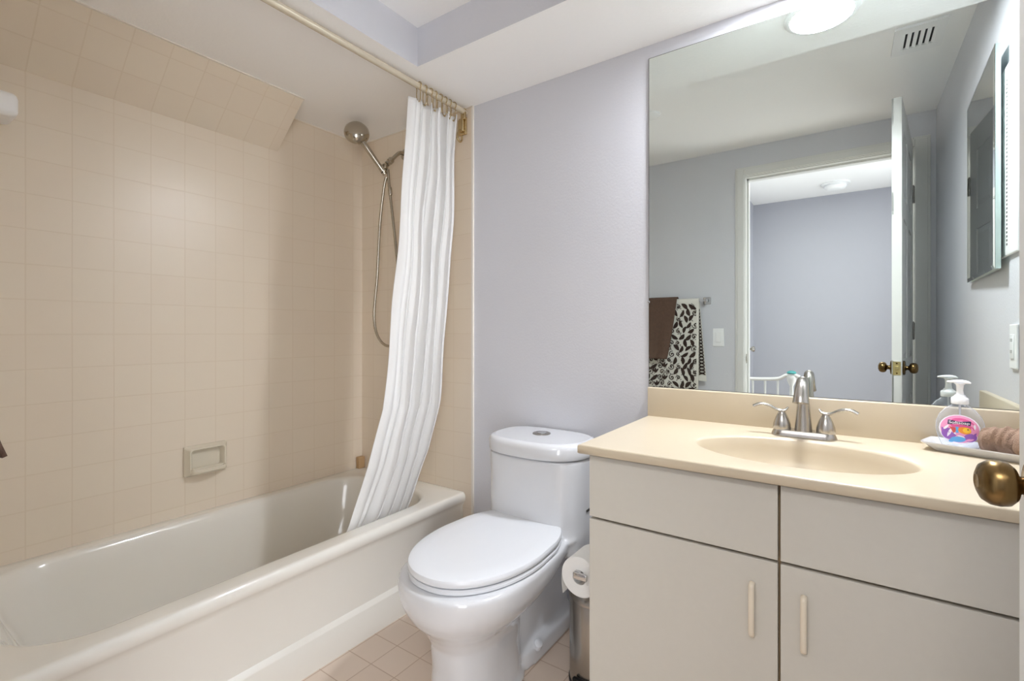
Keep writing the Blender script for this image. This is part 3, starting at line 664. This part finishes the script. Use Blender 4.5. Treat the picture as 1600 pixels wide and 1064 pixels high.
# rolled cloth
rc_ = MB(); rings = []; n = 40
for k in range(49):
    t = k/48; ax = -.002+.088*t
    r = .034*(.75+.25*min(1, sin(pi*min(1, t*1.1+.12))*1.5))
    ring = []
    for i in range(n):
        a = 2*pi*i/n; rr = r*(1+.08*sin(2*a+11*t)+.07*sin(3*a-26*t+1)+.05*sin(a+44*t))
        px, py, pz = ax+.010*cos(a), .010+rr*.95*cos(a), .0315+rr*.9*sin(a)
        ring.append(rot(px+.012, py-.006, TZ+.0085+max(0.0015, pz+.001)))
    rings.append(ring)
rc_.loft(rings)
fl = bez([rot(.075, -.030, TZ+.062), rot(.073, -.040, TZ+.050), rot(.072, -.044, TZ+.035), rot(.078, -.043, TZ+.029), rot(.088, -.040, TZ+.034), rot(.092, -.034, TZ+.052), rot(.088, -.026, TZ+.066)])
rc_.tube(fl, .0085, 12, flat=(1.3, .8))
rt = tag(rc_.build('rolled_washcloth', M['taupe']), 'rolled taupe washcloth lying on the white tray beside the soap', 'washcloth')

# ------------------------------------------------------------------ wall mirror
mr = thing('wall_mirror', 'large frameless wall mirror above the vanity', 'mirror', (-.1, YB, .93))
MB().box(-.588, XR-.002, YB-.0045, YB-.004, .9305, 2.1085).build('mirror_glass', M['mirror'], mr)
MB().box(-.5895, XR-.001, YB-.0040, YB-.0005, .9295, 2.1105).build('backing', M['edge'], mr)['label'] = 'dark backing edge'
cl = MB().rbox(-.592, -.586, YB-.008, YB-.0005, 1.23, 1.238, .001)
cl.build('clip', M['chrome'], mr)

# medicine cabinet on the right wall (its door ajar), seen in the mirror
mc = thing('medicine_cabinet', 'mirrored medicine cabinet with its door ajar on the right wall', 'cabinet', (XR, 1.15, 1.64))
MB().rbox(XR-.009, XR-.0008, 1.00, 1.56, 1.345, 1.895, .004, 3).build('cabinet_box', M['white'], mc)
hl = MB()
for i in range(42): hl.box(XR-.0096, XR-.0088, 1.452, 1.462, 1.375+i*.0115, 1.381+i*.0115)
hl.build('shelf_slots', M['steel'], mc)['label'] = 'column of small shelf slots'
hinge = Vector((XR-.0125, .925, 0)); free = Vector((XR-.030, 1.44, 0)); d = (free-hinge).normalized(); nrm = Vector((-d.y, d.x, 0))
if nrm.x > 0: nrm = -nrm
Wm = (free-hinge).length
RM = Matrix(((d.x, nrm.x, 0, hinge.x), (d.y, nrm.y, 0, hinge.y), (0, 0, 1, 0), (0, 0, 0, 1)))
md = MB(); bw = .012; mz0, mz1 = 1.312, 1.972
md.box(0, Wm, -.012, 0, mz0, mz1, 0)
def rz(g, y): return [(g, y, mz0+g), (Wm-g, y, mz0+g), (Wm-g, y, mz1-g), (g, y, mz1-g)]
md.loft([rz(0, 0.0002), rz(0, .001)], False, False, 1, False); md.loft([rz(0, .001), rz(bw, .003)], False, False, 1, False)
md.loft([rz(bw, .0030), rz(bw+.0005, .0031)], False, True, 2, False)
md.xform(RM).build('mirror_door', [M['glassedge'], M['medmir'], M['medmir']], mc)['label'] = 'bevelled mirror door'

# outlet on the right wall
ol = thing('wall_outlet', 'white electrical outlet on the right wall above the counter', 'outlet', (XR, 1.50, 1.085))
bevel(MB().box(XR-.006, XR-.0005, 1.466, 1.536, 1.022, 1.147).build('cover_plate', M['white'], ol), .002)
ops = MB().rbox(XR-.009, XR-.005, 1.484, 1.518, 1.05, 1.119, .002)
for z in (1.066, 1.098):
    for y in (1.494, 1.506): ops.box(XR-.0095, XR-.0088, y-.001, y+.001, z, z+.009, 1)
ops.build('receptacle', [M['white'], M['dark']], ol)

# switch, towel bar, towels on the door wall, seen in the mirror
sw = thing('light_switch', 'white rocker light switch left of the doorway seen in the mirror', 'light switch', (-.70, YD, 1.09))
bevel(MB().box(-.737, -.667, YD+.0005, YD+.006, 1.032, 1.150).build('cover_plate', M['white'], sw), .002)
MB().rbox(-.719, -.685, YD+.005, YD+.0105, 1.058, 1.124, .002).build('rocker', M['white'], sw)
BZ, BY = 1.335, YD+.050
tbb = thing('towel_bar', 'square chrome towel bar holding the two towels', 'towel bar', (-1.07, YD, BZ))
MB().rbox(-1.38, -.765, BY-.006, BY+.006, BZ-.006, BZ+.006, .001).build('bar', M['chrome'], tbb)
for x in (-.772, -1.372):
    MB().rbox(x-.010, x+.010, YD+.006, BY+.008, BZ-.010, BZ+.010, .002).build('post', M['chrome'], tbb)
    MB().rbox(x-.024, x+.024, YD+.0005, YD+.008, BZ-.024, BZ+.024, .003).build('wall_plate', M['chrome'], tbb)
def towel(name, xa, xb, zf, zbk, lift, mats, label, flare=0, back_flare=0, bulge=0):
    """cloth folded over the bar: front hangs to zf, back to zbk"""
    NX = 30; rows = []
    prof = []
    nf = 26
    for k in range(nf+1): prof.append((BY+.008+lift+.010*(1-k/nf)**.7*(1 if k < nf else 0), zf+(BZ+.004-zf)*k/nf, 1-k/nf, 1))
    for a in (35, 70, 110, 145): prof.append((BY+(.008+lift)*cos(radians(a)), BZ+.004+(.008+lift)*sin(radians(a)), 0, 0))
    for k in range(nf+1): prof.append((BY-.008-lift*.6, BZ+.004-(BZ+.004-zbk)*k/nf, k/nf, -1))
    for (y, z, g, side) in prof:
        row = []
        for i in range(NX+1):
            s = i/NX
            fl = flare if side >= 0 else back_flare
            x = xa + (xb+fl*g-xa)*s
            yy = y + (.007*sin(s*2*pi*2.2+.8)*g + .004*sin(s*2*pi*5)*g)*(1 if side >= 0 else .5)
            if side < 0: yy = max(YD+.010, yy)
            if side > 0: yy += bulge*g**3
            row.append((x, yy, z))
        rows.append(row)
    m_ = MB().loft(rows, False, False, closed=False)
    return m_
tw = towel('t', -1.22, -.812, .62, .80, .004, None, '', 0.0, .045)
nb = len(tw.v)
# printed scrolls and leaves, laid on the front of the cloth
def onto(x, z, lift=.0035):
    g = max(0, min(1, 1-(z-.62)/(BZ+.004-.62))); s = (x+1.22)/(-.812+1.22)
    y = BY+.012+.010*g**.7+(.007*sin(s*2*pi*2.2+.8)*g+.004*sin(s*2*pi*5)*g)
    return (x, y+lift, z)
def patch(pts, strip=None):
    pts = [p for p in pts]
    if any(p[0] > -.822 or p[0] < -1.21 or p[1] > BZ-.002 or p[1] < .64 for p in pts): return
    tw.add([onto(*p) for p in pts], [list(range(len(pts)))], 1)
def stroke(line, w0, w1):
    n = len(line)
    for i in range(n-1):
        (xa, za), (xb, zb) = line[i], line[i+1]; L = math.hypot(xb-xa, zb-za) or 1e-6; nx, nz = -(zb-za)/L, (xb-xa)/L
        wa = w0+(w1-w0)*i/(n-1); wb = w0+(w1-w0)*(i+1)/(n-1)
        patch([(xa+nx*wa, za+nz*wa), (xb+nx*wb, zb+nz*wb), (xb-nx*wb, zb-nz*wb), (xa-nx*wa, za-nz*wa)])
def curl(cx, cz, r, a0, turns, hand=1, w_=.0038):
    L = []
    for i in range(23):
        t = i/22; rr = r*(1-t*.85); a = a0+hand*turns*2*pi*t; L.append((cx+rr*cos(a), cz+rr*sin(a)))
    stroke(L, w_*.5, w_); p = L[-1]; patch(elp(p[0], p[1], .005, .005, 0, 10))
rnd = random.Random(11); kk = 0
for row in range(17):
    for col in range(10):
        px = -1.20+col*.043+(.021 if row % 2 else 0)+rnd.uniform(-.006, .006); pz = .655+row*.040+rnd.uniform(-.006, .006)
        q = (row*3+col*5+row//2) % 7; a = rnd.uniform(0, 2*pi); hnd = 1 if rnd.random() < .5 else -1
        if q in (0, 3, 5):
            L = rnd.uniform(.050, .064); a = rnd.choice((.7, 1.1, 1.9, 2.4))+rnd.uniform(-.2, .2)
            patch(leafp(px-L/2*cos(a), pz-L/2*sin(a), L, rnd.uniform(.0105, .0135), a, bend=.005*hnd))
        elif q in (1, 4):
            curl(px, pz, .022, a, 1.25, hnd, .0046)
        elif q == 2:
            curl(px, pz, .016, a, 1.1, hnd, .004); patch(elp(px+.016, pz-.012, .0036, .0036, 0, 10))
        else:
            for da in (-.6, 0, .6):
                patch(leafp(px, pz-.014, .036, .0062, 1.57+da, bend=.002))
        if col % 2 == 0:
            stroke([(px+.010*sin(t*.9+row), pz-.022+.044*t/8) for t in range(9)], .0016, .0016)
# criss-cross print on the strip of the back layer that shows
for i in range(20):
    z = .84+i*.022; k = (BZ-z)/(BZ-.80)
    xr = -.812+.045*k-.004; y = BY-.0070
    for s_ in (1, -1):
        xa, xb = (-.815, xr) if s_ > 0 else (xr, -.815)
        tw.add([(xa, y+.004, z), (xa, y+.004, z+.008), (xb, y+.004, z+.024), (xb, y+.004, z+.016)], [(0, 1, 2, 3)], 1)
tag(tw.build('print_towel', [M['towel'], M['print']]), 'white towel with dark brown leaf and scroll print on the towel bar', 'towel')
bt = towel('b', -1.32, -.953, .945, 1.02, .020, None, '', -.05, 0, .041)
o = bt.build('brown_towel', M['brown']); sd_ = o.modifiers.new('thick', 'SOLIDIFY'); sd_.thickness = .006
tag(o, 'plain dark brown hand towel folded over the printed towel', 'towel')

# vent, ceiling lamp, small ceiling disc
vt = thing('ceiling_vent', 'white square ceiling vent with slanted slots, seen at the top of the mirror', 'vent', (.231, .895, ZC))
vf = MB(); a0, a1, b0, b1 = .150, .311, .785, 1.005
for (p, q, r, s_) in ((a0, a1, b0, b0+.045), (a0, a1, b1-.045, b1), (a0, a0+.028, b0+.045, b1-.045), (a1-.028, a1, b0+.045, b1-.045)): vf.box(p, q, r, s_, ZC-.010, ZC-.0005)
vf.build('frame', M['white'], vt)
MB().box(a0+.02, a1-.02, b0+.04, b1-.04, ZC-.0025, ZC-.0015).build('duct', M['dark'], vt)['label'] = 'dark duct opening'
for i in range(6):
    x = a0+.030+i*.0202; q = MB().box(-.0065, .0065, b0+.045, b1-.045, -.0008, .0008)
    q.xform(Matrix.Translation((x, 0, ZC-.007)) @ Matrix.Rotation(radians(25), 4, 'Y')); q.build('slat', M['white'], vt)
LX, LY = -.072, 1.555
cl = thing('ceiling_light', 'bright round flush ceiling light above the vanity, seen in the mirror', 'light', (LX, LY, ZS))
MB().lathe([(.088, 0), (.105, 0), (.105, -.006), (.098, -.012), (.089, -.013), (.088, 0)], (LX, LY, ZS), n=48).build('rim', M['white'], cl)
MB().lathe([(0, -.003), (.0885, -.003), (.0885, -.011), (.06, -.016), (0, -.018)], (LX, LY, ZS), n=48).build('diffuser', M['lamp'], cl)['label'] = 'glowing white diffuser'
sp_ = MB().lathe([(0, 0), (.05, 0), (.05, -.008), (.035, -.016), (.012, -.020), (0, -.020)], (-.885, .82, ZC), n=32)
tag(sp_.build('ceiling_sensor', M['white']), 'small white round disc on the ceiling cut by the left edge of the mirror', 'ceiling disc')
for o in bpy.data.objects:
    if '_o' in o: del o['_o']
